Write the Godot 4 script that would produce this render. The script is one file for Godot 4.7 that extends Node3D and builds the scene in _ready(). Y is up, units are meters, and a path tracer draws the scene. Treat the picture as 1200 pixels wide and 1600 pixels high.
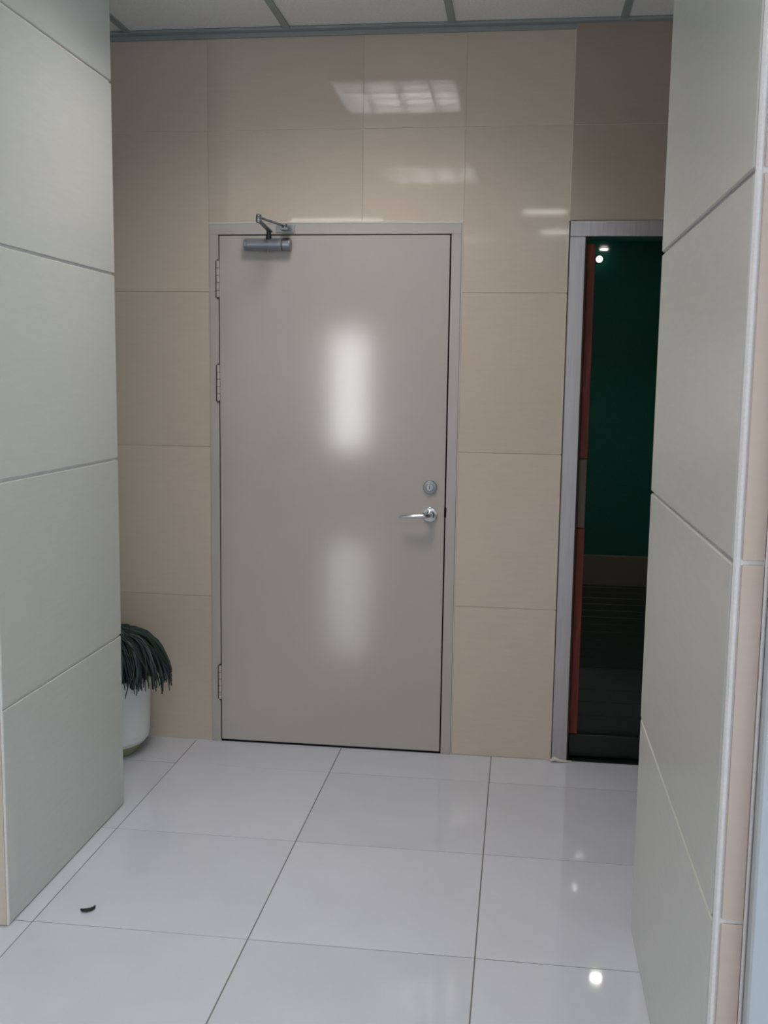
extends Node3D

# ---------------------------------------------------------------- measured layout (metres)
const CEIL := 2.755          # underside of the suspended ceiling
const ROW := 0.6             # wall tile height
const LX := -0.154           # face of the left pier
const LZ0 := 0.672
const LZ1 := 1.505
const RX := 1.508            # face of the right pier
const RZ0 := 1.262
const RZ1 := 2.322
const DW := 0.8895           # door leaf
const DH := 2.0137
const HALL_L := -2.6
const HALL_R := 4.2
const HALL_Z := 9.0
const ROOM_CEIL := 2.52

var M := {}
var used := {}
var cache := {}
var rng := RandomNumberGenerator.new()

# ---------------------------------------------------------------- naming
func numbered(n: String) -> String:
	if not used.has(n):
		used[n] = 0
		return n
	used[n] += 1
	return "%s_%03d" % [n, used[n]]

func tag(o: Node, label: String, category := "", group := "", kind := "") -> Node:
	o.set_meta("label", label)
	if category: o.set_meta("category", category)
	if group: o.set_meta("group", group)
	if kind: o.set_meta("kind", kind)
	return o

func root_node(called: String, at := Vector3.ZERO) -> Node3D:
	var o := Node3D.new()
	o.name = numbered(called)
	o.position = at
	add_child(o)
	return o

func obj(called: String, mesh: Mesh, mat: Material, parent: Node = null, xf := Transform3D.IDENTITY) -> MeshInstance3D:
	var o := MeshInstance3D.new()
	o.name = called if parent else numbered(called)
	o.mesh = mesh
	o.material_override = mat
	o.transform = xf
	o.cast_shadow = GeometryInstance3D.SHADOW_CASTING_SETTING_ON
	if parent: parent.add_child(o, true)
	else: add_child(o, true)
	return o

# ---------------------------------------------------------------- mesh helpers
func mb() -> SurfaceTool:
	var st := SurfaceTool.new()
	st.begin(Mesh.PRIMITIVE_TRIANGLES)
	return st

func tri(st: SurfaceTool, a: Vector3, b: Vector3, c: Vector3, out: Vector3, na = null, nb = null, nc = null) -> void:
	var flip := (b - a).cross(c - a).dot(out) > 0.0
	var f := -(b - a).cross(c - a).normalized()
	if flip: f = -f
	var vs := [a, c, b] if flip else [a, b, c]
	var ns := [na, nc, nb] if flip else [na, nb, nc]
	for i in 3:
		st.set_normal(ns[i] if ns[i] != null else f)
		st.add_vertex(vs[i])

func quad(st: SurfaceTool, a: Vector3, b: Vector3, c: Vector3, d: Vector3, out: Vector3) -> void:
	tri(st, a, b, c, out)
	tri(st, a, c, d, out)

# box with chamfered edges, any frame
func add_box(st: SurfaceTool, lo: Vector3, hi: Vector3, ch := 0.0, xf := Transform3D.IDENTITY) -> void:
	var c := (lo + hi) * 0.5
	var h := (hi - lo) * 0.5
	ch = minf(ch, minf(h.x, minf(h.y, h.z)) * 0.9)
	var ax := [Vector3.RIGHT, Vector3.UP, Vector3.BACK]
	for k in 3:
		var u := (k + 1) % 3
		var v := (k + 2) % 3
		for s in [-1.0, 1.0]:
			var n: Vector3 = ax[k] * s
			var p: Vector3 = c + n * h[k]
			var U: Vector3 = ax[u] * (h[u] - ch)
			var V: Vector3 = ax[v] * (h[v] - ch)
			quad(st, xf * (p - U - V), xf * (p + U - V), xf * (p + U + V), xf * (p - U + V), xf.basis * n)
	if ch <= 0.0: return
	for k in 3:                                    # edges along axis k
		var u := (k + 1) % 3
		var v := (k + 2) % 3
		for su in [-1.0, 1.0]:
			for sv in [-1.0, 1.0]:
				var A: Vector3 = c + ax[u] * su * h[u] + ax[v] * sv * (h[v] - ch)
				var B: Vector3 = c + ax[u] * su * (h[u] - ch) + ax[v] * sv * h[v]
				var L: Vector3 = ax[k] * (h[k] - ch)
				quad(st, xf * (A - L), xf * (A + L), xf * (B + L), xf * (B - L), xf.basis * (ax[u] * su + ax[v] * sv))
	for sx in [-1.0, 1.0]:
		for sy in [-1.0, 1.0]:
			for sz in [-1.0, 1.0]:
				var s := Vector3(sx, sy, sz)
				var q := c + s * h
				tri(st, xf * (q - Vector3(0, sy, sz) * ch), xf * (q - Vector3(sx, 0, sz) * ch), xf * (q - Vector3(sx, sy, 0) * ch), xf.basis * s)

func box(lo: Vector3, hi: Vector3, ch := 0.0) -> ArrayMesh:
	var st := mb()
	add_box(st, lo, hi, ch)
	return st.commit()

func boxes(list: Array, ch := 0.0) -> ArrayMesh:
	var st := mb()
	for b in list: add_box(st, b[0], b[1], ch)
	return st.commit()

# a bar of rectangular section from a to b
func add_bar(st: SurfaceTool, a: Vector3, b: Vector3, w: float, t: float, up := Vector3.UP, ch := 0.001) -> void:
	var z := (b - a).normalized()
	var x := up.cross(z).normalized()
	var y := z.cross(x)
	add_box(st, Vector3(-w / 2, -t / 2, 0), Vector3(w / 2, t / 2, a.distance_to(b)), ch, Transform3D(Basis(x, y, z), a))

# smooth tube through points with a radius each, closed ends
func add_tube(st: SurfaceTool, pts: Array, rad: Array, sides := 12, squash := 1.0) -> void:
	var rings := []
	var prev := Vector3.ZERO
	for i in pts.size():
		var t: Vector3 = (pts[mini(i + 1, pts.size() - 1)] - pts[maxi(i - 1, 0)]).normalized()
		var x := prev
		if i == 0:
			x = (Vector3.UP if absf(t.y) < 0.9 else Vector3.RIGHT).cross(t).normalized()
		else:
			x = (prev - t * prev.dot(t)).normalized()
		prev = x
		var y := t.cross(x)
		var ring := []
		for k in sides:
			var a := TAU * k / sides
			var d := x * cos(a) + y * sin(a)
			ring.append([pts[i] + (x * cos(a) + y * sin(a) * squash) * rad[i], d])
		rings.append(ring)
	for i in rings.size() - 1:
		for k in sides:
			var A = rings[i][k]
			var B = rings[i][(k + 1) % sides]
			var C = rings[i + 1][(k + 1) % sides]
			var D = rings[i + 1][k]
			tri(st, A[0], B[0], C[0], A[1] + C[1], A[1], B[1], C[1])
			tri(st, A[0], C[0], D[0], A[1] + C[1], A[1], C[1], D[1])
	for e in [0, rings.size() - 1]:
		var out: Vector3 = (pts[0] - pts[1]).normalized() if e == 0 else (pts[-1] - pts[-2]).normalized()
		for k in sides:
			tri(st, pts[e], rings[e][k][0], rings[e][(k + 1) % sides][0], out)

# lathe a profile of (radius, along) round an axis frame; hard creases between segments unless smooth
func add_lathe(st: SurfaceTool, prof: Array, xf: Transform3D, sides := 32) -> void:
	for i in prof.size() - 1:
		var p: Vector2 = prof[i]
		var q: Vector2 = prof[i + 1]
		var dn := Vector2(q.y - p.y, -(q.x - p.x)).normalized()
		for k in sides:
			var a := TAU * k / sides
			var b := TAU * (k + 1) / sides
			var ca := Vector3(cos(a), 0, sin(a))
			var cb := Vector3(cos(b), 0, sin(b))
			var na := xf.basis * (ca * dn.x + Vector3.UP * dn.y)
			var nb := xf.basis * (cb * dn.x + Vector3.UP * dn.y)
			var A := xf * (ca * p.x + Vector3.UP * p.y)
			var B := xf * (cb * p.x + Vector3.UP * p.y)
			var C := xf * (cb * q.x + Vector3.UP * q.y)
			var D := xf * (ca * q.x + Vector3.UP * q.y)
			if p.x > 1e-6: tri(st, A, B, C, na + nb, na, nb, nb)
			if q.x > 1e-6: tri(st, A, C, D, na + nb, na, nb, na)

func lathe(prof: Array, xf := Transform3D.IDENTITY, sides := 32) -> ArrayMesh:
	var st := mb()
	add_lathe(st, prof, xf, sides)
	return st.commit()

const FACE_Z := Basis(Vector3(1, 0, 0), Vector3(0, 0, 1), Vector3(0, -1, 0))   # lathe axis along +z

# a tile w x h standing in its own frame: back at 0, polished face at d, narrow arris round it
func tile_mesh(w: float, h: float, d: float, b: float) -> ArrayMesh:
	var key := "%.4f_%.4f_%.4f_%.4f" % [w, h, d, b]
	if cache.has(key): return cache[key]
	var st := mb()
	add_box(st, Vector3.ZERO, Vector3(w, h, d), b)
	cache[key] = st.commit()
	return cache[key]

# frames that put a tile's face on a wall: local x along, y up, z out of the wall
func facing(which: String, at: Vector3) -> Transform3D:
	match which:
		"south": return Transform3D(Basis(Vector3.RIGHT, Vector3.UP, Vector3.BACK), at)             # +z
		"east": return Transform3D(Basis(Vector3(0, 0, -1), Vector3.UP, Vector3.RIGHT), at)         # +x, runs towards -z
		"west": return Transform3D(Basis(Vector3(0, 0, 1), Vector3.UP, Vector3.LEFT), at)           # -x, runs towards +z
		"north": return Transform3D(Basis(Vector3.LEFT, Vector3.UP, Vector3(0, 0, -1)), at)         # -z, runs towards -x
		"up": return Transform3D(Basis(Vector3.RIGHT, Vector3(0, 0, -1), Vector3.UP), at)
	return Transform3D.IDENTITY

# tiles that fill [u0,u1] x [v0,v1], split at the given joints
func tile_field(parent: Node, which: String, at: Vector3, us: Array, vs: Array, gap_u: float, gap_v: float, mats: Array, d := 0.008, called := "tile", arris := 0.0007) -> void:
	var base := facing(which, at)
	for i in us.size() - 1:
		for j in vs.size() - 1:
			var w: float = us[i + 1] - us[i] - gap_u
			var h: float = vs[j + 1] - vs[j] - gap_v
			if w < 0.004 or h < 0.004: continue
			var tilt := Basis(Vector3.RIGHT, rng.randf_range(-1, 1) * 0.0007) * Basis(Vector3.UP, rng.randf_range(-1, 1) * 0.0007)
			var o := base * Transform3D(tilt, Vector3(us[i] + gap_u / 2, vs[j] + gap_v / 2, rng.randf_range(-0.0003, 0.0003)))
			obj(called, tile_mesh(w, h, d, arris), mats[rng.randi() % mats.size()], parent, o)

# ---------------------------------------------------------------- materials
func noise_tex(seed_: int, freq: float, lo: float, hi: float, stretch := Vector2(1, 1), oct := 4) -> ImageTexture:
	var n := FastNoiseLite.new()
	n.seed = seed_
	n.frequency = freq
	n.fractal_octaves = oct
	var S := 256
	var im := Image.create(S, S, false, Image.FORMAT_RGB8)
	for y in S:
		for x in S:
			# blend over the edges so that it repeats cleanly
			var fx := float(x) / S
			var fy := float(y) / S
			var a := n.get_noise_2d(x * stretch.x, y * stretch.y)
			var b := n.get_noise_2d((x - S) * stretch.x, y * stretch.y)
			var c := n.get_noise_2d(x * stretch.x, (y - S) * stretch.y)
			var e := n.get_noise_2d((x - S) * stretch.x, (y - S) * stretch.y)
			var v := lerpf(lerpf(a, b, fx), lerpf(c, e, fx), fy) * 0.5 + 0.5
			v = clampf(lerpf(lo, hi, clampf((v - 0.25) * 2.0, 0, 1)), 0, 1)
			im.set_pixel(x, y, Color(v, v, v))
	im.generate_mipmaps()
	return ImageTexture.create_from_image(im)

func mat(called: String, col: Color, rough: float, metal := 0.0, tex: Texture2D = null, scale := 1.0, spec := 0.5) -> StandardMaterial3D:
	var m := StandardMaterial3D.new()
	m.resource_name = called
	m.albedo_color = col
	m.roughness = rough
	m.metallic = metal
	m.metallic_specular = spec
	if tex:
		m.albedo_texture = tex
		m.uv1_triplanar = true
		m.uv1_world_triplanar = true
		m.uv1_scale = Vector3.ONE * scale
	M[called] = m
	return m

func glow(called: String, col: Color, energy: float) -> StandardMaterial3D:
	var m := mat(called, Color(0.8, 0.8, 0.8), 0.6)
	m.emission_enabled = true
	m.emission = col
	m.emission_energy_multiplier = energy
	return m

func make_materials() -> void:
	var cloud := noise_tex(11, 0.012, 0.975, 1.0)
	var grain := noise_tex(12, 0.09, 0.94, 1.0)
	var linen := noise_tex(13, 0.05, 0.982, 1.0, Vector2(0.35, 2.4), 3)
	# beige polished porcelain, three close tones
	for i in 3:
		var t: float = [1.0, 0.985, 1.012][i]
		mat("beige%d" % i, Color(0.80 * t, 0.75 * t, 0.69 * t), 0.05, 0.0, linen, 1.7)
		mat("pier%d" % i, Color(0.742 * t, 0.752 * t, 0.735 * t), 0.22, 0.0, linen, 1.7)
		mat("floor%d" % i, Color(0.80 * t, 0.812 * t, 0.853 * t), 0.045, 0.0, cloud, 1.3)
	mat("beige_warm_light", Color(0.765, 0.69, 0.645), 0.05, 0.0, linen, 1.7)  # same beige tile; the warm light on this strip put into its colour
	mat("taupe", Color(0.66, 0.61, 0.56), 0.16, 0.0, linen, 1.7)
	mat("grout", Color(0.84, 0.80, 0.74), 0.9, 0.0, grain, 6.0)
	mat("grout_pale", Color(0.86, 0.84, 0.84), 0.85, 0.0, grain, 6.0)
	mat("grout_floor", Color(0.50, 0.48, 0.47), 0.9, 0.0, grain, 6.0)
	mat("white_paint", Color(0.73, 0.755, 0.775), 0.6, 0.0, cloud, 1.1)
	mat("hall_paint", Color(0.80, 0.79, 0.76), 0.7, 0.0, cloud, 0.6)
	mat("ceiling_panel", Color(0.97, 0.97, 0.97), 0.9, 0.0, grain, 3.0)
	mat("ceiling_bar", Color(0.60, 0.63, 0.63), 0.45)
	mat("door_paint", Color(0.72, 0.70, 0.68), 0.11, 0.0, cloud, 0.8)
	mat("frame_paint", Color(0.72, 0.70, 0.69), 0.35, 0.0, cloud, 0.8)
	mat("sealant", Color(0.80, 0.79, 0.77), 0.5)
	mat("gap_black", Color(0.03, 0.03, 0.035), 0.9)
	mat("steel", Color(0.78, 0.76, 0.77), 0.34, 1.0, noise_tex(14, 0.03, 0.93, 1.0, Vector2(6.0, 0.25), 3), 2.0)
	mat("chrome", Color(0.82, 0.82, 0.83), 0.14, 1.0)
	mat("satin_metal", Color(0.60, 0.61, 0.63), 0.32, 1.0)
	mat("closer_paint", Color(0.56, 0.58, 0.62), 0.34, 0.55)
	mat("dark_metal", Color(0.30, 0.32, 0.33), 0.35, 0.8)
	mat("red_wood", Color(0.60, 0.22, 0.11), 0.5, 0.0, noise_tex(15, 0.02, 0.62, 1.0, Vector2(5.0, 0.4), 4), 2.0)
	mat("lock_plate", Color(0.38, 0.34, 0.30), 0.4, 0.6)
	mat("rail_black", Color(0.02, 0.055, 0.045), 0.35)
	mat("room_green", Color(0.03, 0.48, 0.40), 0.05)
	mat("room_floor", Color(0.12, 0.085, 0.055), 0.4, 0.0, noise_tex(16, 0.02, 0.45, 1.0, Vector2(0.3, 4.0), 4), 1.0)
	mat("room_board", Color(0.66, 0.60, 0.52), 0.6)
	mat("bucket_plastic", Color(0.86, 0.87, 0.86), 0.35, 0.0, cloud, 2.0)
	mat("bucket_foot_shade", Color(0.60, 0.59, 0.47), 0.45, 0.0, grain, 3.0)  # underside shade and floor reflection put into the plastic's colour
	mat("mop_handle", Color(0.42, 0.45, 0.42), 0.5)
	mat("scrap", Color(0.10, 0.075, 0.07), 0.7)
	var yarn := mat("mop_yarn", Color(1, 1, 1), 0.95)
	yarn.vertex_color_use_as_albedo = true
	var g := mat("glass", Color(0.01, 0.07, 0.06, 0.25), 0.02)
	g.transparency = BaseMaterial3D.TRANSPARENCY_ALPHA
	g.metallic_specular = 0.35
	g.cull_mode = BaseMaterial3D.CULL_DISABLED
	glow("window_glow", Color(0.90, 0.97, 1.0), 2.2)
	glow("lamp_glow", Color(1.0, 0.98, 0.95), 3.0)
	glow("spot_glow", Color(1.0, 0.98, 0.95), 120.0)
	glow("added_spot_glow", Color(1.0, 0.98, 0.95), 2.6)  # for the lamp added as a second bright spot

# ---------------------------------------------------------------- lights
func area_light(called: String, at: Vector3, towards: Vector3, size: Vector2, energy: float, col: Color, parent: Node) -> void:
	var l := AreaLight3D.new()
	l.name = called
	l.area_size = size
	l.light_energy = energy
	l.light_color = col
	l.area_range = 30.0
	l.area_attenuation = 2.0
	l.shadow_enabled = true
	var z := -towards.normalized()
	var x := (Vector3.UP if absf(z.y) < 0.9 else Vector3.BACK).cross(z).normalized()
	l.transform = Transform3D(Basis(x, z.cross(x), z), at)
	parent.add_child(l)

const ADDED_WINDOW_ENERGY := 6.5
const REAR_ENERGY := 2.7
const TROFFER_ENERGY := 2.3
const DOWNLIGHT_ENERGY := 0.6
const DAY := Color(0.91, 0.96, 1.0)

func _ready() -> void:
	rng.seed = 7
	# ---- camera
	var cam := Camera3D.new()
	cam.name = "camera"
	cam.keep_aspect = Camera3D.KEEP_HEIGHT
	cam.fov = rad_to_deg(2.0 * atan(800.0 / 1634.943))
	cam.near = 0.05
	cam.far = 100.0
	cam.transform = Transform3D(Basis(Vector3.UP, 0.1277) * Basis(Vector3.RIGHT, -0.1268) * Basis(Vector3.BACK, 0.0141), Vector3(1.1688, 1.4772, 4.007))
	add_child(cam)
	cam.current = true
	# ---- surroundings and exposure
	var env := Environment.new()
	env.background_mode = Environment.BG_COLOR
	env.background_color = Color(0.70, 0.78, 0.85)
	env.ambient_light_source = Environment.AMBIENT_SOURCE_DISABLED
	env.tonemap_mode = Environment.TONE_MAPPER_LINEAR
	env.tonemap_exposure = 1.0
	env.sdfgi_enabled = true
	env.ssao_enabled = true
	env.ssil_enabled = true
	var we := WorldEnvironment.new()
	we.name = "world_environment"
	we.environment = env
	add_child(we)

	make_materials()
	build_windows()
	build_floor()
	build_ceiling()
	build_wall_back()
	build_left_pier()
	build_right_pier()
	build_hall()
	build_steel_doorway()
	build_dark_room()
	build_door()
	build_lamps()
	build_bucket_and_mop()
	build_scrap()

# ---------------------------------------------------------------- the hall behind the camera: its windows, the wide one added for daylight
func one_window(n: int, which: String, at: Vector3, w: float, h: float, label: String, energy: float) -> void:
	var o := root_node("window_%d" % n)
	o.transform = facing(which, at)
	tag(o, label, "window", "", "structure")
	var f := 0.05
	var bars := [[Vector3(0, 0, -0.1), Vector3(f, h, 0.02)], [Vector3(w - f, 0, -0.1), Vector3(w, h, 0.02)], [Vector3(f, 0, -0.1), Vector3(w - f, f, 0.02)], [Vector3(f, h - f, -0.1), Vector3(w - f, h, 0.02)]]
	var k := int(round(w / 1.2))
	for i in range(1, k):
		bars.append([Vector3(w * i / k - 0.02, f, -0.1), Vector3(w * i / k + 0.02, h - f, 0.02)])
	obj("window_frame", boxes(bars, 0.003), M.white_paint, o)
	obj("window_pane", box(Vector3(f, f, -0.09), Vector3(w - f, h - f, -0.07)), M.window_glow, o)
	var l := Node3D.new()
	l.name = "daylight"
	o.add_child(l)
	area_light("window_light", Vector3(w / 2, h / 2, 0.03), Vector3(0, 0, 1), Vector2(w - 2 * f, h - 2 * f), energy, DAY if n == 1 else Color(1.0, 0.99, 0.97), l)

func build_windows() -> void:
	one_window(1, "west", Vector3(HALL_R, 0.35, 4.2), 4.6, 2.0, "wide bright unseen window added on the right side of the hall for daylight", ADDED_WINDOW_ENERGY)  # unseen window, put in to bring cool daylight from the right
	one_window(2, "north", Vector3(-0.69, 0.55, HALL_Z), 0.53, 1.55, "narrow bright window in the far end of the hall", REAR_ENERGY)

# ---------------------------------------------------------------- floor
func build_floor() -> void:
	var st := mb()
	add_box(st, Vector3(HALL_L - 0.2, -0.15, 0.0), Vector3(HALL_R + 0.2, -0.0012, HALL_Z + 0.2))
	var fl := obj("floor", st.commit(), M.grout_floor)
	tag(fl, "glossy white polished floor tiles with thin grey joints", "floor", "", "structure")
	var us := []
	var vs := []
	for i in range(-5, 8): us.append(clampf(0.495 + 0.6 * i, HALL_L, HALL_R))
	us = [HALL_L] + us.filter(func(v): return v > HALL_L + 0.01 and v < HALL_R - 0.01) + [HALL_R]
	var zs := [-0.004]
	for k in 12: zs.append(0.268 + 0.6 * k)
	for z in zs: vs.append(-z)
	vs.reverse()
	# tiles lie flat: local y runs towards -z
	var base := "up"
	for j in vs.size() - 1:
		for i in us.size() - 1:
			var z_lo: float = -vs[j + 1]
			var z_hi: float = -vs[j]
			var x_lo: float = us[i]
			var x_hi: float = us[i + 1]
			# skip what lies under the piers, trim what runs into them
			if x_hi <= LX + 0.001 and z_lo >= LZ0 - 0.001 and z_hi <= LZ1 + 0.001: continue
			if x_lo >= RX - 0.001 and z_lo >= RZ0 and z_hi <= RZ1: continue
			tile_field(fl, base, Vector3(0, -0.008, 0), [x_lo, x_hi], [vs[j], vs[j + 1]], 0.0034, 0.0034, [M.floor0, M.floor1, M.floor2], 0.008, "floor_tile", 0.0006)
	# the rest of the hall floor, out of sight behind the camera
	obj("far_floor", box(Vector3(HALL_L, -0.01, 6.87), Vector3(HALL_R, 0.0, HALL_Z)), M.floor0, fl)

# ---------------------------------------------------------------- ceiling
func build_ceiling() -> void:
	var cl := obj("ceiling", box(Vector3(HALL_L - 0.2, CEIL + 0.24, -0.2), Vector3(HALL_R + 0.2, CEIL + 0.40, HALL_Z + 0.2)), M.ceiling_panel)
	tag(cl, "suspended ceiling of pale square panels in a grey metal grid", "ceiling", "", "structure")
	var xs := []
	for i in range(-5, 8): xs.append(0.272 + 0.61 * i)
	xs = [HALL_L] + xs.filter(func(v): return v > HALL_L + 0.02 and v < HALL_R - 0.02) + [HALL_R]
	var zs := [0.0]
	for k in range(0, 16): zs.append(0.04 + 0.61 * k)
	zs = zs.filter(func(v): return v < HALL_Z - 0.02) + [HALL_Z]
	for i in xs.size() - 1:
		for j in range(1, zs.size() - 1):
			var troffer := absf((xs[i] + xs[i + 1]) / 2 - 0.577) < 0.1 and (j == 2 or j == 5 or j == 10)
			if troffer: continue
			var w: float = xs[i + 1] - xs[i]
			var d: float = zs[j + 1] - zs[j]
			var key := "panel%.3f_%.3f" % [w, d]
			if not cache.has(key): cache[key] = box(Vector3(0.002, 0.0, 0.002), Vector3(w - 0.002, 0.014, d - 0.002), 0.002)
			obj("ceiling_panel", cache[key], M.ceiling_panel, cl, Transform3D(Basis.IDENTITY, Vector3(xs[i], CEIL + 0.004, zs[j])))
	for i in range(1, xs.size() - 1):
		obj("ceiling_bar", box(Vector3(xs[i] - 0.013, CEIL - 0.004, 0.022), Vector3(xs[i] + 0.013, CEIL + 0.003, HALL_Z), 0.001), M.ceiling_bar, cl)
	for j in range(2, zs.size() - 1):
		obj("ceiling_bar", box(Vector3(HALL_L, CEIL - 0.0035, zs[j] - 0.012), Vector3(HALL_R, CEIL + 0.0025, zs[j] + 0.012), 0.001), M.ceiling_bar, cl)
	obj("wall_angle", boxes([[Vector3(HALL_L, CEIL - 0.006, 0.0), Vector3(HALL_R, CEIL + 0.004, 0.042)], [Vector3(HALL_L, CEIL - 0.022, 0.0), Vector3(HALL_R, CEIL - 0.006, 0.014)]], 0.001), M.ceiling_bar, cl)

# ---------------------------------------------------------------- back wall
func build_wall_back() -> void:
	var T := 0.2
	var L := HALL_L
	var wl := obj("wall_back", boxes([
		[Vector3(L, 0, -T), Vector3(-0.03, CEIL + 0.3, -0.0022)],
		[Vector3(-0.03, 2.045, -T), Vector3(0.93, CEIL + 0.3, -0.0022)],
		[Vector3(0.93, 0, -T), Vector3(1.325, CEIL + 0.3, -0.0022)],
		[Vector3(1.325, 2.06, -T), Vector3(2.32, CEIL + 0.3, 0.0125)],
		[Vector3(2.32, 0, -T), Vector3(HALL_R, CEIL + 0.3, -0.0022)]]), M.grout)
	tag(wl, "back wall of polished beige tiles round the grey door", "wall", "", "structure")
	var B := [M.beige0, M.beige1, M.beige2]
	var rows := [0.0, 0.6, 1.2, 1.8, 2.4, CEIL + 0.02]
	var at := Vector3(0, 0, -0.008)
	var gu := 0.0005
	var gv := 0.0036
	tile_field(wl, "south", at, [-1.842, -1.222, -0.642, -0.041], [0.0, 0.6, 1.2, 1.8, 2.4, CEIL + 0.02], gu, gv, B)
	tile_field(wl, "south", at, [-0.041, 0.556, 0.938], [2.061, 2.4, CEIL + 0.02], gu, gv, B)
	tile_field(wl, "south", at, [0.938, 1.328], rows, gu, gv, B)
	# darker tiles over the steel doorway stand a little proud
	tile_field(wl, "south", Vector3(0, 0, 0.004), [1.328, 1.93, 2.32], [2.062, 2.4, CEIL + 0.02], 0.0016, 0.004, [M.taupe], 0.012)
	tile_field(wl, "south", at, [2.32, 2.92], rows, gu, gv, B)

# ---------------------------------------------------------------- piers
func build_left_pier() -> void:
	var wl := obj("wall_left", boxes([[Vector3(HALL_L, 0, LZ0 + 0.008), Vector3(LX - 0.006, CEIL + 0.3, LZ1 - 0.0055)], [Vector3(-1.45, 0, 0.0), Vector3(-1.3, CEIL + 0.3, LZ0 + 0.008)]]), M.grout_pale)
	tag(wl, "thick left wall end clad in large pale beige tiles", "wall", "", "structure")
	var P := [M.pier0, M.pier1, M.pier2]
	var rows := [0.0, 0.6, 1.2, 1.8, 2.4, CEIL + 0.02]
	tile_field(wl, "east", Vector3(LX - 0.008, 0, LZ1), [0.006, LZ1 - LZ0 - 0.001], rows, 0.002, 0.0085, P, 0.008, "tile", 0.002)
	tile_field(wl, "south", Vector3(0, 0, LZ1 - 0.008), [-1.355, -0.755, LX - 0.006], rows, 0.002, 0.007, [M.beige0, M.beige1], 0.008)
	tile_field(wl, "north", Vector3(LX - 0.002, 0, LZ0 + 0.008), [0.0, 0.6, 1.2], rows, 0.002, 0.005, P)
	obj("corner_bead", box(Vector3(LX - 0.008, 0, LZ1 - 0.008), Vector3(LX - 0.001, CEIL, LZ1 - 0.001), 0.003), M.grout_pale, wl)

func build_right_pier() -> void:
	var wr := obj("wall_right", boxes([[Vector3(RX + 0.0065, 0, RZ0 + 0.0055), Vector3(HALL_R, CEIL + 0.3, RZ1 - 0.0045)], [Vector3(3.0, 0, 0.0), Vector3(3.15, CEIL + 0.3, RZ0 + 0.008)]]), M.grout_pale)
	tag(wr, "thick right wall end clad in large pale grey-beige tiles", "wall", "", "structure")
	var P := [M.pier0, M.pier1, M.pier2]
	var rows := [0.0, 0.597, 1.197, 1.797, 2.397, CEIL + 0.02]
	tile_field(wr, "west", Vector3(RX + 0.008, 0, RZ0), [0.001, RZ1 - RZ0 - 0.012], rows, 0.002, 0.007, P, 0.008, "tile", 0.0025)
	tile_field(wr, "south", Vector3(0, 0, RZ1 - 0.008), [RX + 0.014, RX + 0.050], rows, 0.002, 0.0085, [M.beige_warm_light], 0.008)
	tile_field(wr, "north", Vector3(3.0, 0, RZ0 + 0.008), [0.0, 0.3, 0.9, 1.49], rows, 0.002, 0.005, P)
	obj("corner_bead", box(Vector3(RX + 0.002, 0, RZ1 - 0.011), Vector3(RX + 0.014, CEIL, RZ1 - 0.002), 0.004), M.grout_pale, wr)
	obj("sealant_bead", box(Vector3(RX + 0.050, 0, RZ1 - 0.006), Vector3(RX + 0.056, CEIL, RZ1 + 0.002), 0.002), M.grout_pale, wr)

# ---------------------------------------------------------------- the rest of the hall
func build_hall() -> void:
	var a := obj("wall_front", box(Vector3(RX + 0.057, 0, RZ1 - 0.004), Vector3(HALL_R, CEIL + 0.3, RZ1 + 0.03), 0.004), M.white_paint)
	tag(a, "pale bluish white painted panel at the right edge beside the tiled corner", "wall", "", "structure")
	var zt := HALL_Z
	var r := obj("wall_hall_right", boxes([
		[Vector3(HALL_R, 0, RZ1), Vector3(HALL_R + 0.2, 0.35, zt)], [Vector3(HALL_R, 2.35, RZ1), Vector3(HALL_R + 0.2, CEIL + 0.3, zt)],
		[Vector3(HALL_R, 0.35, RZ1), Vector3(HALL_R + 0.2, 2.35, 4.2)], [Vector3(HALL_R, 0.35, 8.8), Vector3(HALL_R + 0.2, 2.35, zt)],
		[Vector3(HALL_R + 0.12, 0.35, 4.2), Vector3(HALL_R + 0.2, 2.35, 8.8)]]), M.hall_paint)
	tag(r, "right wall of the hall with the added wide window", "wall", "", "structure")
	var l := obj("wall_hall_left", box(Vector3(HALL_L - 0.2, 0, 0.0), Vector3(HALL_L, CEIL + 0.3, zt)), M.hall_paint)
	tag(l, "plain painted left wall of the hall", "wall", "", "structure")
	var f := obj("wall_hall_rear", boxes([
		[Vector3(HALL_L, 0, zt), Vector3(-1.22, CEIL + 0.3, zt + 0.2)], [Vector3(-0.69, 0, zt), Vector3(HALL_R, CEIL + 0.3, zt + 0.2)],
		[Vector3(-1.22, 0, zt), Vector3(-0.69, 0.55, zt + 0.2)], [Vector3(-1.22, 2.10, zt), Vector3(-0.69, CEIL + 0.3, zt + 0.2)], [Vector3(-1.22, 0.55, zt + 0.12), Vector3(-0.69, 2.10, zt + 0.2)]]), M.hall_paint)
	tag(f, "far end wall of the hall with the narrow window", "wall", "", "structure")

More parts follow.
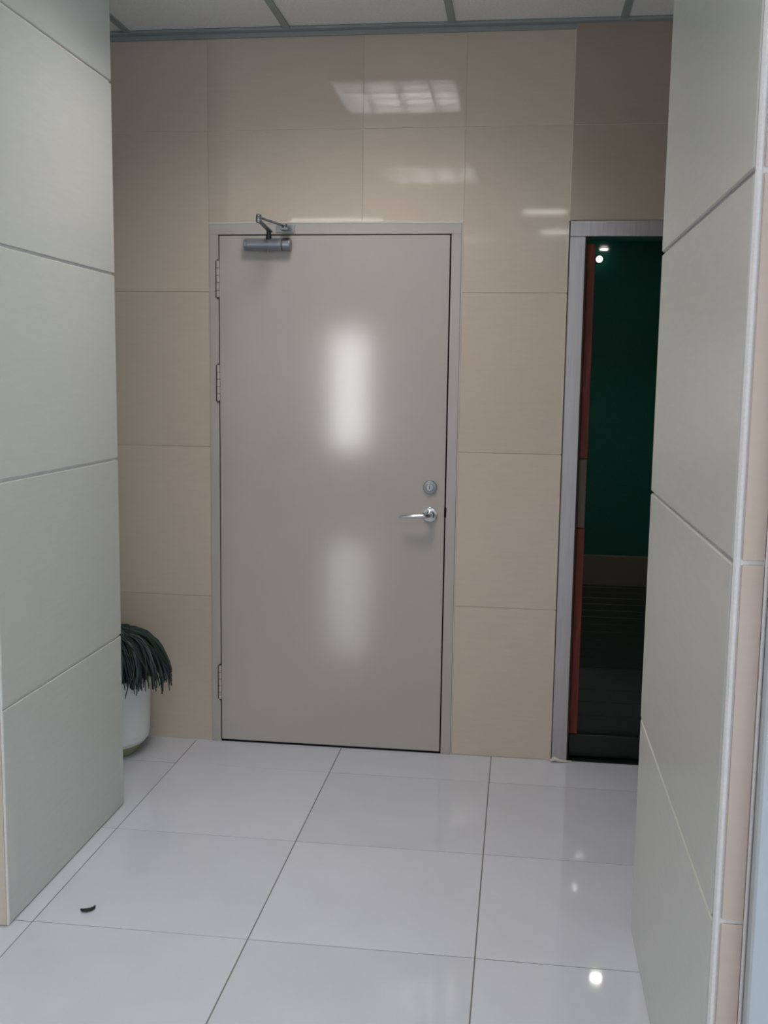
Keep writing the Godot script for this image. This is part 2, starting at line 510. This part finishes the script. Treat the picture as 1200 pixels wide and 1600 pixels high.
# ---------------------------------------------------------------- stainless doorway with the glass door
func build_steel_doorway() -> void:
	var x0 := 1.330
	var x1 := 1.388
	var x2 := 2.262
	var x3 := 2.320
	var d := root_node("door_2")
	tag(d, "dark glass door with a reddish wooden edge in a stainless steel frame", "door", "", "structure")
	var top := 2.062
	obj("frame_jamb", box(Vector3(x0, 0, -0.12), Vector3(x1, 2.004, 0.016), 0.002), M.steel, d)
	obj("frame_jamb", box(Vector3(x2, 0, -0.12), Vector3(x3, 2.004, 0.016), 0.002), M.steel, d)
	obj("frame_head", box(Vector3(x0, 2.0045, -0.12), Vector3(x3, top, 0.016), 0.002), M.steel, d)
	obj("frame_stop", boxes([[Vector3(x1 - 0.001, 0, -0.10), Vector3(x1 + 0.006, 2.0, -0.012)], [Vector3(x2 - 0.006, 0, -0.10), Vector3(x2 + 0.001, 2.0, -0.012)]], 0.001), M.lock_plate, d)
	# leaf
	var zf := -0.045
	obj("door_stile", boxes([[Vector3(x1 + 0.008, 0.098, zf - 0.04), Vector3(x1 + 0.040, 0.915, zf)], [Vector3(x1 + 0.008, 1.185, zf - 0.04), Vector3(x1 + 0.040, 1.985, zf)]], 0.0015), M.red_wood, d)
	obj("door_stile", box(Vector3(x2 - 0.044, 0.098, zf - 0.04), Vector3(x2 - 0.008, 1.985, zf), 0.0015), M.red_wood, d)
	obj("lock_plate", box(Vector3(x1 + 0.008, 0.917, zf - 0.04), Vector3(x1 + 0.039, 1.183, zf - 0.001), 0.0015), M.lock_plate, d)
	obj("bottom_rail", box(Vector3(x1 + 0.008, 0.006, zf - 0.042), Vector3(x2 - 0.008, 0.096, zf + 0.002), 0.003), M.rail_black, d)
	obj("glass_pane", box(Vector3(x1 + 0.040, 0.096, zf - 0.026), Vector3(x2 - 0.044, 1.985, zf - 0.016)), M.glass, d)
	var st := mb()
	add_tube(st, [Vector3(x0 - 0.004, 0.004, 0.018), Vector3(x0 + 0.012, 0.016, 0.021), Vector3(x0 + 0.028, 0.008, 0.020), Vector3(x0 + 0.046, 0.005, 0.018), Vector3(x1 + 0.02, 0.004, 0.012)], [0.006, 0.009, 0.007, 0.005, 0.003], 8)
	obj("sealant_smear", st.commit(), M.sealant, d)

func build_dark_room() -> void:
	var zb := -3.67
	var w := obj("wall_dark_room", boxes([
		[Vector3(0.9, 0, zb - 0.15), Vector3(3.4, ROOM_CEIL + 0.15, zb)], [Vector3(0.75, 0, zb), Vector3(0.9, ROOM_CEIL + 0.15, -0.2)], [Vector3(3.4, 0, zb), Vector3(3.55, ROOM_CEIL + 0.15, -0.2)], [Vector3(0.75, ROOM_CEIL + 0.001, zb), Vector3(3.55, ROOM_CEIL + 0.15, -0.2)]]), M.room_green)
	tag(w, "dark green wall of the unlit room behind the glass door", "wall", "", "structure")
	var f := obj("floor_dark_room", box(Vector3(0.75, -0.15, zb - 0.15), Vector3(3.55, -0.012, 0.0)), M.gap_black)
	tag(f, "dark plank floor of the unlit room behind the glass door", "floor", "", "structure")
	var z := -0.2
	while z > zb:
		var z2 := maxf(z - 0.2, zb)
		obj("plank", box(Vector3(0.9, -0.012, z2 + 0.002), Vector3(3.4, rng.randf_range(-0.002, 0.0), z - 0.002), 0.003), M.room_floor, f)
		z -= 0.2
	obj("threshold", box(Vector3(1.388, -0.012, -0.2), Vector3(2.262, 0.003, -0.0), 0.002), M.rail_black, f)
	tag(obj("baseboard_dark_room", box(Vector3(0.9, 0, zb), Vector3(3.4, 0.222, zb + 0.015), 0.003), M.room_board), "brownish skirting board seen through the dark glass door", "baseboard", "", "structure")

# ---------------------------------------------------------------- the grey door
func build_door() -> void:
	var d := root_node("door_1")
	tag(d, "closed grey painted steel door with lever handle and closer", "door", "", "structure")
	var g := 0.0032
	# frame: a folded steel profile, face 3 mm proud of the tiles, with a stop behind the leaf
	var f := 0.004
	obj("frame_jamb", boxes([[Vector3(-0.038, 0, -0.12), Vector3(-g, DH + g, f)], [Vector3(-0.038, 0, -0.12), Vector3(0.018, DH + g, -0.052)]], 0.0015), M.frame_paint, d)
	obj("frame_jamb", boxes([[Vector3(DW + g + 0.002, 0, -0.12), Vector3(0.933, DH + g, f)], [Vector3(DW - 0.018, 0, -0.12), Vector3(0.933, DH + g, -0.052)]], 0.0015), M.frame_paint, d)
	obj("frame_head", boxes([[Vector3(-0.038, DH + g, -0.12), Vector3(0.933, 2.056, f)], [Vector3(-0.02, DH - 0.018, -0.12), Vector3(DW + 0.02, 2.056, -0.052)]], 0.0015), M.frame_paint, d)
	obj("gap_shade", boxes([[Vector3(-0.0036, 0, -0.050), Vector3(-0.0028, DH, -0.008)], [Vector3(DW + 0.0046, 0, -0.05), Vector3(DW + 0.0054, DH, -0.008)], [Vector3(-0.003, DH + 0.0026, -0.05), Vector3(DW + 0.004, DH + 0.0034, -0.008)], [Vector3(-0.003, 0, -0.056), Vector3(0.03, DH, -0.0505)], [Vector3(DW - 0.03, 0, -0.056), Vector3(DW + 0.003, DH, -0.0505)], [Vector3(0, DH - 0.03, -0.056), Vector3(DW, DH + 0.002, -0.0505)], [Vector3(-0.003, -0.001, -0.10), Vector3(DW + 0.003, 0.0004, -0.004)]]), M.gap_black, d)  # black liners paint the shade inside the door gaps
	obj("sealant_bead", boxes([[Vector3(-0.041, 0, -0.004), Vector3(-0.0385, 2.058, 0.0015)], [Vector3(0.9335, 0, -0.004), Vector3(0.938, 2.058, 0.0015)], [Vector3(-0.041, 2.0565, -0.004), Vector3(0.938, 2.063, 0.0035)]], 0.0008), M.sealant, d)
	obj("door_leaf", box(Vector3(0, 0.008, -0.046), Vector3(DW, DH, 0.0), 0.002), M.door_paint, d)
	# hinges: two leaves and a knuckle of five pieces
	for y in [1.849, 1.451, 0.248]:
		var st := mb()
		for k in 5:
			var y0: float = y - 0.07 + 0.028 * k
			add_lathe(st, [Vector2(0.0, y0 + 0.001), Vector2(0.0058, y0 + 0.001), Vector2(0.0066, y0 + 0.0025), Vector2(0.0066, y0 + 0.0255), Vector2(0.0058, y0 + 0.027), Vector2(0.0, y0 + 0.027)], Transform3D(Basis.IDENTITY, Vector3(-0.0045, 0, 0.0052)), 14)
		var h := obj("hinge", st.commit(), M.frame_paint, d)
		obj("hinge_pin", lathe([Vector2(0, y - 0.076), Vector2(0.003, y - 0.0755), Vector2(0.0042, y - 0.071), Vector2(0.003, y - 0.07), Vector2(0.003, y + 0.07), Vector2(0.0042, y + 0.071), Vector2(0.003, y + 0.0755), Vector2(0, y + 0.076)], Transform3D(Basis.IDENTITY, Vector3(-0.0045, 0, 0.0052)), 12), M.dark_metal, h)
		obj("hinge_gap_shade", box(Vector3(-0.0142, y - 0.070, -0.002), Vector3(-0.0105, y + 0.070, 0.0046)), M.gap_black, h)  # black sliver paints the shaded gap beside the knuckle
		obj("hinge_leaf", boxes([[Vector3(-0.022, y - 0.068, 0.0035), Vector3(-0.0142, y + 0.068, 0.0052)]], 0.001), M.frame_paint, h)
	# deadbolt
	var lk := obj("deadbolt", lathe([Vector2(0.0265, 0), Vector2(0.0265, 0.005), Vector2(0.0245, 0.0085), Vector2(0.0145, 0.0105), Vector2(0.0145, 0.013), Vector2(0.013, 0.0145), Vector2(0, 0.0145)], Transform3D(FACE_Z, Vector3(0.832, 1.064, 0)), 36), M.satin_metal, d)
	obj("key_slot", box(Vector3(0.8308, 1.057, 0.0135), Vector3(0.8332, 1.071, 0.0151)), M.gap_black, lk)
	# lever on a round rose
	var c := Vector3(0.834, 0.958, 0)
	var st2 := mb()
	add_tube(st2, [c + Vector3(0, 0, 0.008), c + Vector3(0, 0, 0.030), c + Vector3(-0.002, 0, 0.041), c + Vector3(-0.010, 0.0, 0.049), c + Vector3(-0.024, 0, 0.052), c + Vector3(-0.05, -0.001, 0.052), c + Vector3(-0.08, -0.003, 0.051), c + Vector3(-0.104, -0.006, 0.047), c + Vector3(-0.113, -0.007, 0.043)], [0.0105, 0.0100, 0.0103, 0.0103, 0.0098, 0.0090, 0.0080, 0.0068, 0.0045], 16, 0.82)
	var lv := obj("lever_handle", st2.commit(), M.chrome, d)
	obj("rose", lathe([Vector2(0.029, 0), Vector2(0.029, 0.004), Vector2(0.027, 0.0075), Vector2(0.019, 0.0095), Vector2(0.0135, 0.0115), Vector2(0.0125, 0.016), Vector2(0, 0.016)], Transform3D(FACE_Z, c), 40), M.chrome, lv)
	obj("strike_plate", box(Vector3(DW - 0.001, 0.948, -0.02), Vector3(DW + 0.0085, 0.988, 0.0055), 0.002), M.gap_black, d)
	# overhead closer: round body on a foot plate, end cap, folded arm above
	var cy := 1.976
	var ax := Basis(Vector3(0, 1, 0), Vector3(1, 0, 0), Vector3(0, 0, -1))     # lathe axis along +x
	var body := obj("door_closer", lathe([Vector2(0, 0.108), Vector2(0.0205, 0.108), Vector2(0.0225, 0.111), Vector2(0.0225, 0.118), Vector2(0.0215, 0.119), Vector2(0.0225, 0.122), Vector2(0.0225, 0.252), Vector2(0.021, 0.254), Vector2(0, 0.254)], Transform3D(ax, Vector3(0, cy, 0.027)), 36), M.closer_paint, d)
	obj("end_cap", lathe([Vector2(0, 0.254), Vector2(0.019, 0.2545), Vector2(0.0195, 0.258), Vector2(0.0235, 0.2585), Vector2(0.0235, 0.283), Vector2(0.022, 0.2865), Vector2(0, 0.2865)], Transform3D(ax, Vector3(0, cy, 0.027)), 36), M.satin_metal, body)
	obj("foot_plate", boxes([[Vector3(0.112, cy - 0.016, 0.0005), Vector3(0.262, cy + 0.016, 0.012)]], 0.002), M.closer_paint, body)
	obj("valve_screw", lathe([Vector2(0.006, 0), Vector2(0.006, 0.006), Vector2(0, 0.006)], Transform3D(Basis(Vector3.RIGHT, PI), Vector3(0.198, cy - 0.021, 0.027)), 12), M.satin_metal, body)
	var piv := Vector3(0.203, cy + 0.02, 0.032)
	obj("spindle", lathe([Vector2(0, 0), Vector2(0.011, 0.0), Vector2(0.011, 0.012), Vector2(0.0085, 0.013), Vector2(0.0085, 0.034), Vector2(0.007, 0.036), Vector2(0, 0.036)], Transform3D(Basis.IDENTITY, piv), 18), M.dark_metal, body)
	var elbow := Vector3(0.213, 2.042, 0.225)
	var shoe := Vector3(0.268, 2.037, 0.045)
	var s3 := mb()
	add_bar(s3, Vector3(piv.x + 0.004, 2.024, piv.z - 0.008), elbow + Vector3(0, -0.004, 0.008), 0.019, 0.005)
	obj("main_arm", s3.commit(), M.satin_metal, body)
	s3 = mb()
	add_bar(s3, elbow + Vector3(0, 0.005, 0.010), shoe + Vector3(0, 0.005, -0.008), 0.014, 0.006)
	obj("forearm", s3.commit(), M.satin_metal, body)
	obj("elbow_joint", lathe([Vector2(0, -0.014), Vector2(0.008, -0.014), Vector2(0.010, -0.012), Vector2(0.010, 0.013), Vector2(0.006, 0.016), Vector2(0, 0.016)], Transform3D(Basis.IDENTITY, elbow), 16), M.satin_metal, body)
	s3 = mb()
	add_box(s3, Vector3(0.226, 2.022, 0.004), Vector3(0.296, 2.050, 0.009), 0.001)
	add_box(s3, Vector3(0.252, 2.026, 0.008), Vector3(0.284, 2.034, 0.060), 0.001)
	add_lathe(s3, [Vector2(0, 0), Vector2(0.010, 0), Vector2(0.010, 0.016), Vector2(0, 0.016)], Transform3D(Basis.IDENTITY, shoe + Vector3(0, -0.005, 0)), 14)
	obj("arm_bracket", s3.commit(), M.satin_metal, body)

# ---------------------------------------------------------------- lamps of the hall (they show only as reflections)
func build_lamps() -> void:
	var zs := [0.65, 2.48, 5.53]
	var where := ["nearest the grey door", "over the middle of the passage", "deep in the hall"]
	for i in 3:
		var o := root_node("ceiling_light", Vector3(0.272, CEIL, zs[i]))
		tag(o, "square louvred ceiling light " + where[i], "ceiling light", "louvred ceiling lights")
		var s := 0.61
		obj("housing", boxes([[Vector3(0.014, 0.0, 0.014), Vector3(0.036, 0.12, s - 0.014)], [Vector3(s - 0.036, 0, 0.014), Vector3(s - 0.014, 0.12, s - 0.014)], [Vector3(0.036, 0, 0.014), Vector3(s - 0.036, 0.12, 0.036)], [Vector3(0.036, 0, s - 0.036), Vector3(s - 0.036, 0.12, s - 0.014)], [Vector3(0.014, 0.12, 0.014), Vector3(s - 0.014, 0.13, s - 0.014)]]), M.white_paint, o)
		obj("lamp_panel", box(Vector3(0.04, 0.105, 0.04), Vector3(s - 0.04, 0.118, s - 0.04)), M.lamp_glow, o)
		for k in range(1, 4):
			var p := s * k / 4.0
			obj("louvre_blade", box(Vector3(p - 0.004, 0.004, 0.037), Vector3(p + 0.004, 0.06, s - 0.037)), M.satin_metal, o)
		for k in range(1, 5):
			var p := s * k / 5.0
			obj("louvre_blade", box(Vector3(0.037, 0.006, p - 0.003), Vector3(s - 0.037, 0.05, p + 0.003)), M.satin_metal, o)
		var l := Node3D.new()
		l.name = "lamp"
		o.add_child(l)
		area_light("lamp_light", Vector3(s / 2, 0.10, s / 2), Vector3.DOWN, Vector2(0.5, 0.5), TROFFER_ENERGY, Color(1.0, 0.97, 0.93), l)
	# slim battens across the hall
	for b in [[1.14, 1.47, 4.12], [-0.72, 0.05, 4.5], [1.30, 1.54, 5.2]]:
		var o := root_node("batten_light", Vector3(b[0], CEIL, b[2]))
		tag(o, "slim batten light across the hall ceiling %s" % ["at the right", "at the left", "further back"][[4.12, 4.5, 5.2].find(b[2])], "batten light", "slim batten lights")
		obj("batten", box(Vector3(0, -0.02, -0.03), Vector3(b[1] - b[0], -0.004, 0.03), 0.003), M.white_paint, o)
		var st := mb()
		add_tube(st, [Vector3(0.005, -0.03, 0), Vector3(b[1] - b[0] - 0.005, -0.03, 0)], [0.008, 0.008], 10)
		obj("lamp_tube", st.commit(), M.tube_glow if M.has("tube_glow") else glow("tube_glow", Color(1, 1, 0.97), 14.0), o)
	# one small downlight in the room behind the glass door, and a lamp added on its green wall for a second bright spot
	for z in [-2.74]:
		var o := root_node("downlight", Vector3(1.785, ROOM_CEIL, z))
		tag(o, "small round downlight mirrored at the top of the dark green wall behind the glass door", "downlight")
		obj("trim_ring", lathe([Vector2(0.037, 0.0), Vector2(0.05, 0.0), Vector2(0.05, -0.003), Vector2(0.042, -0.006), Vector2(0.037, -0.005), Vector2(0.037, 0.0)], Transform3D.IDENTITY, 28), M.chrome, o)
		obj("lamp_bulb", lathe([Vector2(0, -0.001), Vector2(0.034, -0.001), Vector2(0.034, -0.005), Vector2(0.022, -0.012), Vector2(0, -0.014)], Transform3D.IDENTITY, 24), M.spot_glow, o)
		var sp := SpotLight3D.new()
		sp.name = "lamp_light"
		sp.position = Vector3(0, -0.03, 0)
		sp.rotation = Vector3(-PI / 2, 0, 0)
		sp.spot_angle = 50.0
		sp.spot_range = 30.0
		sp.spot_attenuation = 2.0
		sp.light_size = 0.02
		sp.light_energy = DOWNLIGHT_ENERGY
		sp.light_color = Color(1.0, 0.98, 0.95)
		sp.shadow_enabled = true
		o.add_child(sp)
	var wl := root_node("added_spot_lamp", Vector3(1.688, 2.332, -3.67))
	tag(wl, "small round lamp added high on the dark green wall to give a second bright spot behind the glass door", "added lamp")
	obj("mount", lathe([Vector2(0.026, 0.0), Vector2(0.026, 0.008), Vector2(0.025, 0.013), Vector2(0, 0.013)], Transform3D(FACE_Z, Vector3.ZERO), 28), M.chrome, wl)
	obj("lamp_bulb", lathe([Vector2(0.024, 0.013), Vector2(0.024, 0.02), Vector2(0.02, 0.032), Vector2(0, 0.036)], Transform3D(FACE_Z, Vector3.ZERO), 24), M.added_spot_glow, wl)
	var om := OmniLight3D.new()
	om.name = "lamp_light"
	om.position = Vector3(0, 0, 0.05)
	om.omni_range = 30.0
	om.omni_attenuation = 2.0
	om.light_size = 0.015
	om.light_energy = 0.0012
	om.light_color = Color(1.0, 0.98, 0.95)
	om.shadow_enabled = true
	wl.add_child(om)

# ---------------------------------------------------------------- bucket and mop in the corner
func build_bucket_and_mop() -> void:
	var c := Vector3(-0.412, 0, 0.178)
	var b := root_node("bucket", c)
	tag(b, "pale plastic bucket in the corner behind the left tiled wall end", "bucket")
	obj("body", lathe([Vector2(0.146, 0.046), Vector2(0.158, 0.062), Vector2(0.162, 0.085), Vector2(0.168, 0.30), Vector2(0.174, 0.302), Vector2(0.174, 0.314), Vector2(0.166, 0.316), Vector2(0.162, 0.30), Vector2(0.154, 0.07), Vector2(0.11, 0.02), Vector2(0, 0.02)], Transform3D.IDENTITY, 56), M.bucket_plastic, b)
	tag(obj("foot", lathe([Vector2(0, 0.0), Vector2(0.106, 0.0), Vector2(0.112, 0.004), Vector2(0.146, 0.0455)], Transform3D.IDENTITY, 56), M.bucket_foot_shade, b), "slanting foot with shade and floor reflection put into its colour")
	var m := root_node("mop", c)
	tag(m, "dark grey-green string mop head draped over the pale bucket", "mop")
	var top := Vector3(-0.01, 0.475, 0.04)
	var st := mb()
	add_tube(st, [Vector3(-0.05, 0.03, -0.03), top], [0.012, 0.012], 12)
	obj("handle", st.commit(), M.mop_handle, m)
	obj("clamp", lathe([Vector2(0, -0.05), Vector2(0.022, -0.05), Vector2(0.026, -0.02), Vector2(0.03, 0.0), Vector2(0.024, 0.012), Vector2(0, 0.014)], Transform3D(Basis.IDENTITY, top), 20), M.mop_handle, m)
	# yarn: strands spring from the clamp, arch outwards and hang
	var y := mb()
	var r := RandomNumberGenerator.new()
	r.seed = 21
	for i in 900:
		var a := r.randf_range(0, TAU)
		var shade := r.randf_range(0.35, 1.5)
		var col := Color(0.028, 0.044, 0.046) * shade
		if r.randf() < 0.22: col = Color(0.024, 0.055, 0.034) * shade
		if r.randf() < 0.10: col = Color(0.075, 0.088, 0.092) * shade
		var spread := r.randf_range(0.55, 1.0)
		var dir := Vector3(cos(a), 0, sin(a))
		# limited behind by the wall, long and full towards the door
		var reach := lerpf(0.20, 0.262, clampf(cos(a), 0, 1)) * spread
		if sin(a) < 0: reach = minf(reach, 0.20 / maxf(-sin(a), 0.01))
		var drop := lerpf(0.10, 0.20, r.randf()) * (1.0 - 0.22 * maxf(sin(a), 0.0)) * lerpf(0.75, 1.12, spread) + (1.0 - spread) * 0.03
		var lift := 0.055 * (1.0 - spread * 0.55)
		var side := Vector3(-dir.z, 0, dir.x) * r.randf_range(-0.075, 0.075)
		var pts := []
		var rad := []
		var th := r.randf_range(0.0022, 0.0040)
		var ph := r.randf() * TAU
		for k in 11:
			var t := k / 10.0
			var out := 1.0 - pow(1.0 - t, 1.8)
			var h := lift * sin(PI * minf(t * 1.25, 1.0)) - drop * pow(t, 2.1)
			var wob := Vector3(sin(t * 9 + ph), cos(t * 8 + ph * 2), sin(t * 7 + ph * 3)) * 0.0035
			pts.append(top + Vector3(0, 0.004, 0) + dir * (0.012 + reach * out) + side * t * t + Vector3(0, h, 0) + wob)
			rad.append(th * (0.75 if k == 10 else 1.0))
		y.set_color(col)
		add_tube(y, pts, rad, 5)
	var yarn := obj("yarn", y.commit(), M.mop_yarn, m)
	yarn.set_meta("kind", "stuff")

# ---------------------------------------------------------------- litter
func build_scrap() -> void:
	var s := root_node("litter_scrap", Vector3(0.019, 0, 1.387))
	tag(s, "tiny dark curled scrap lying on the white floor near the left wall", "litter")
	var st := mb()
	add_tube(st, [Vector3(-0.018, 0.004, 0.006), Vector3(-0.010, 0.0055, 0.013), Vector3(0.0, 0.0065, 0.013), Vector3(0.010, 0.006, 0.005), Vector3(0.015, 0.006, -0.006), Vector3(0.014, 0.007, -0.014)], [0.003, 0.0055, 0.0065, 0.006, 0.0045, 0.002], 10, 0.7)
	obj("curl", st.commit(), M.scrap, s)
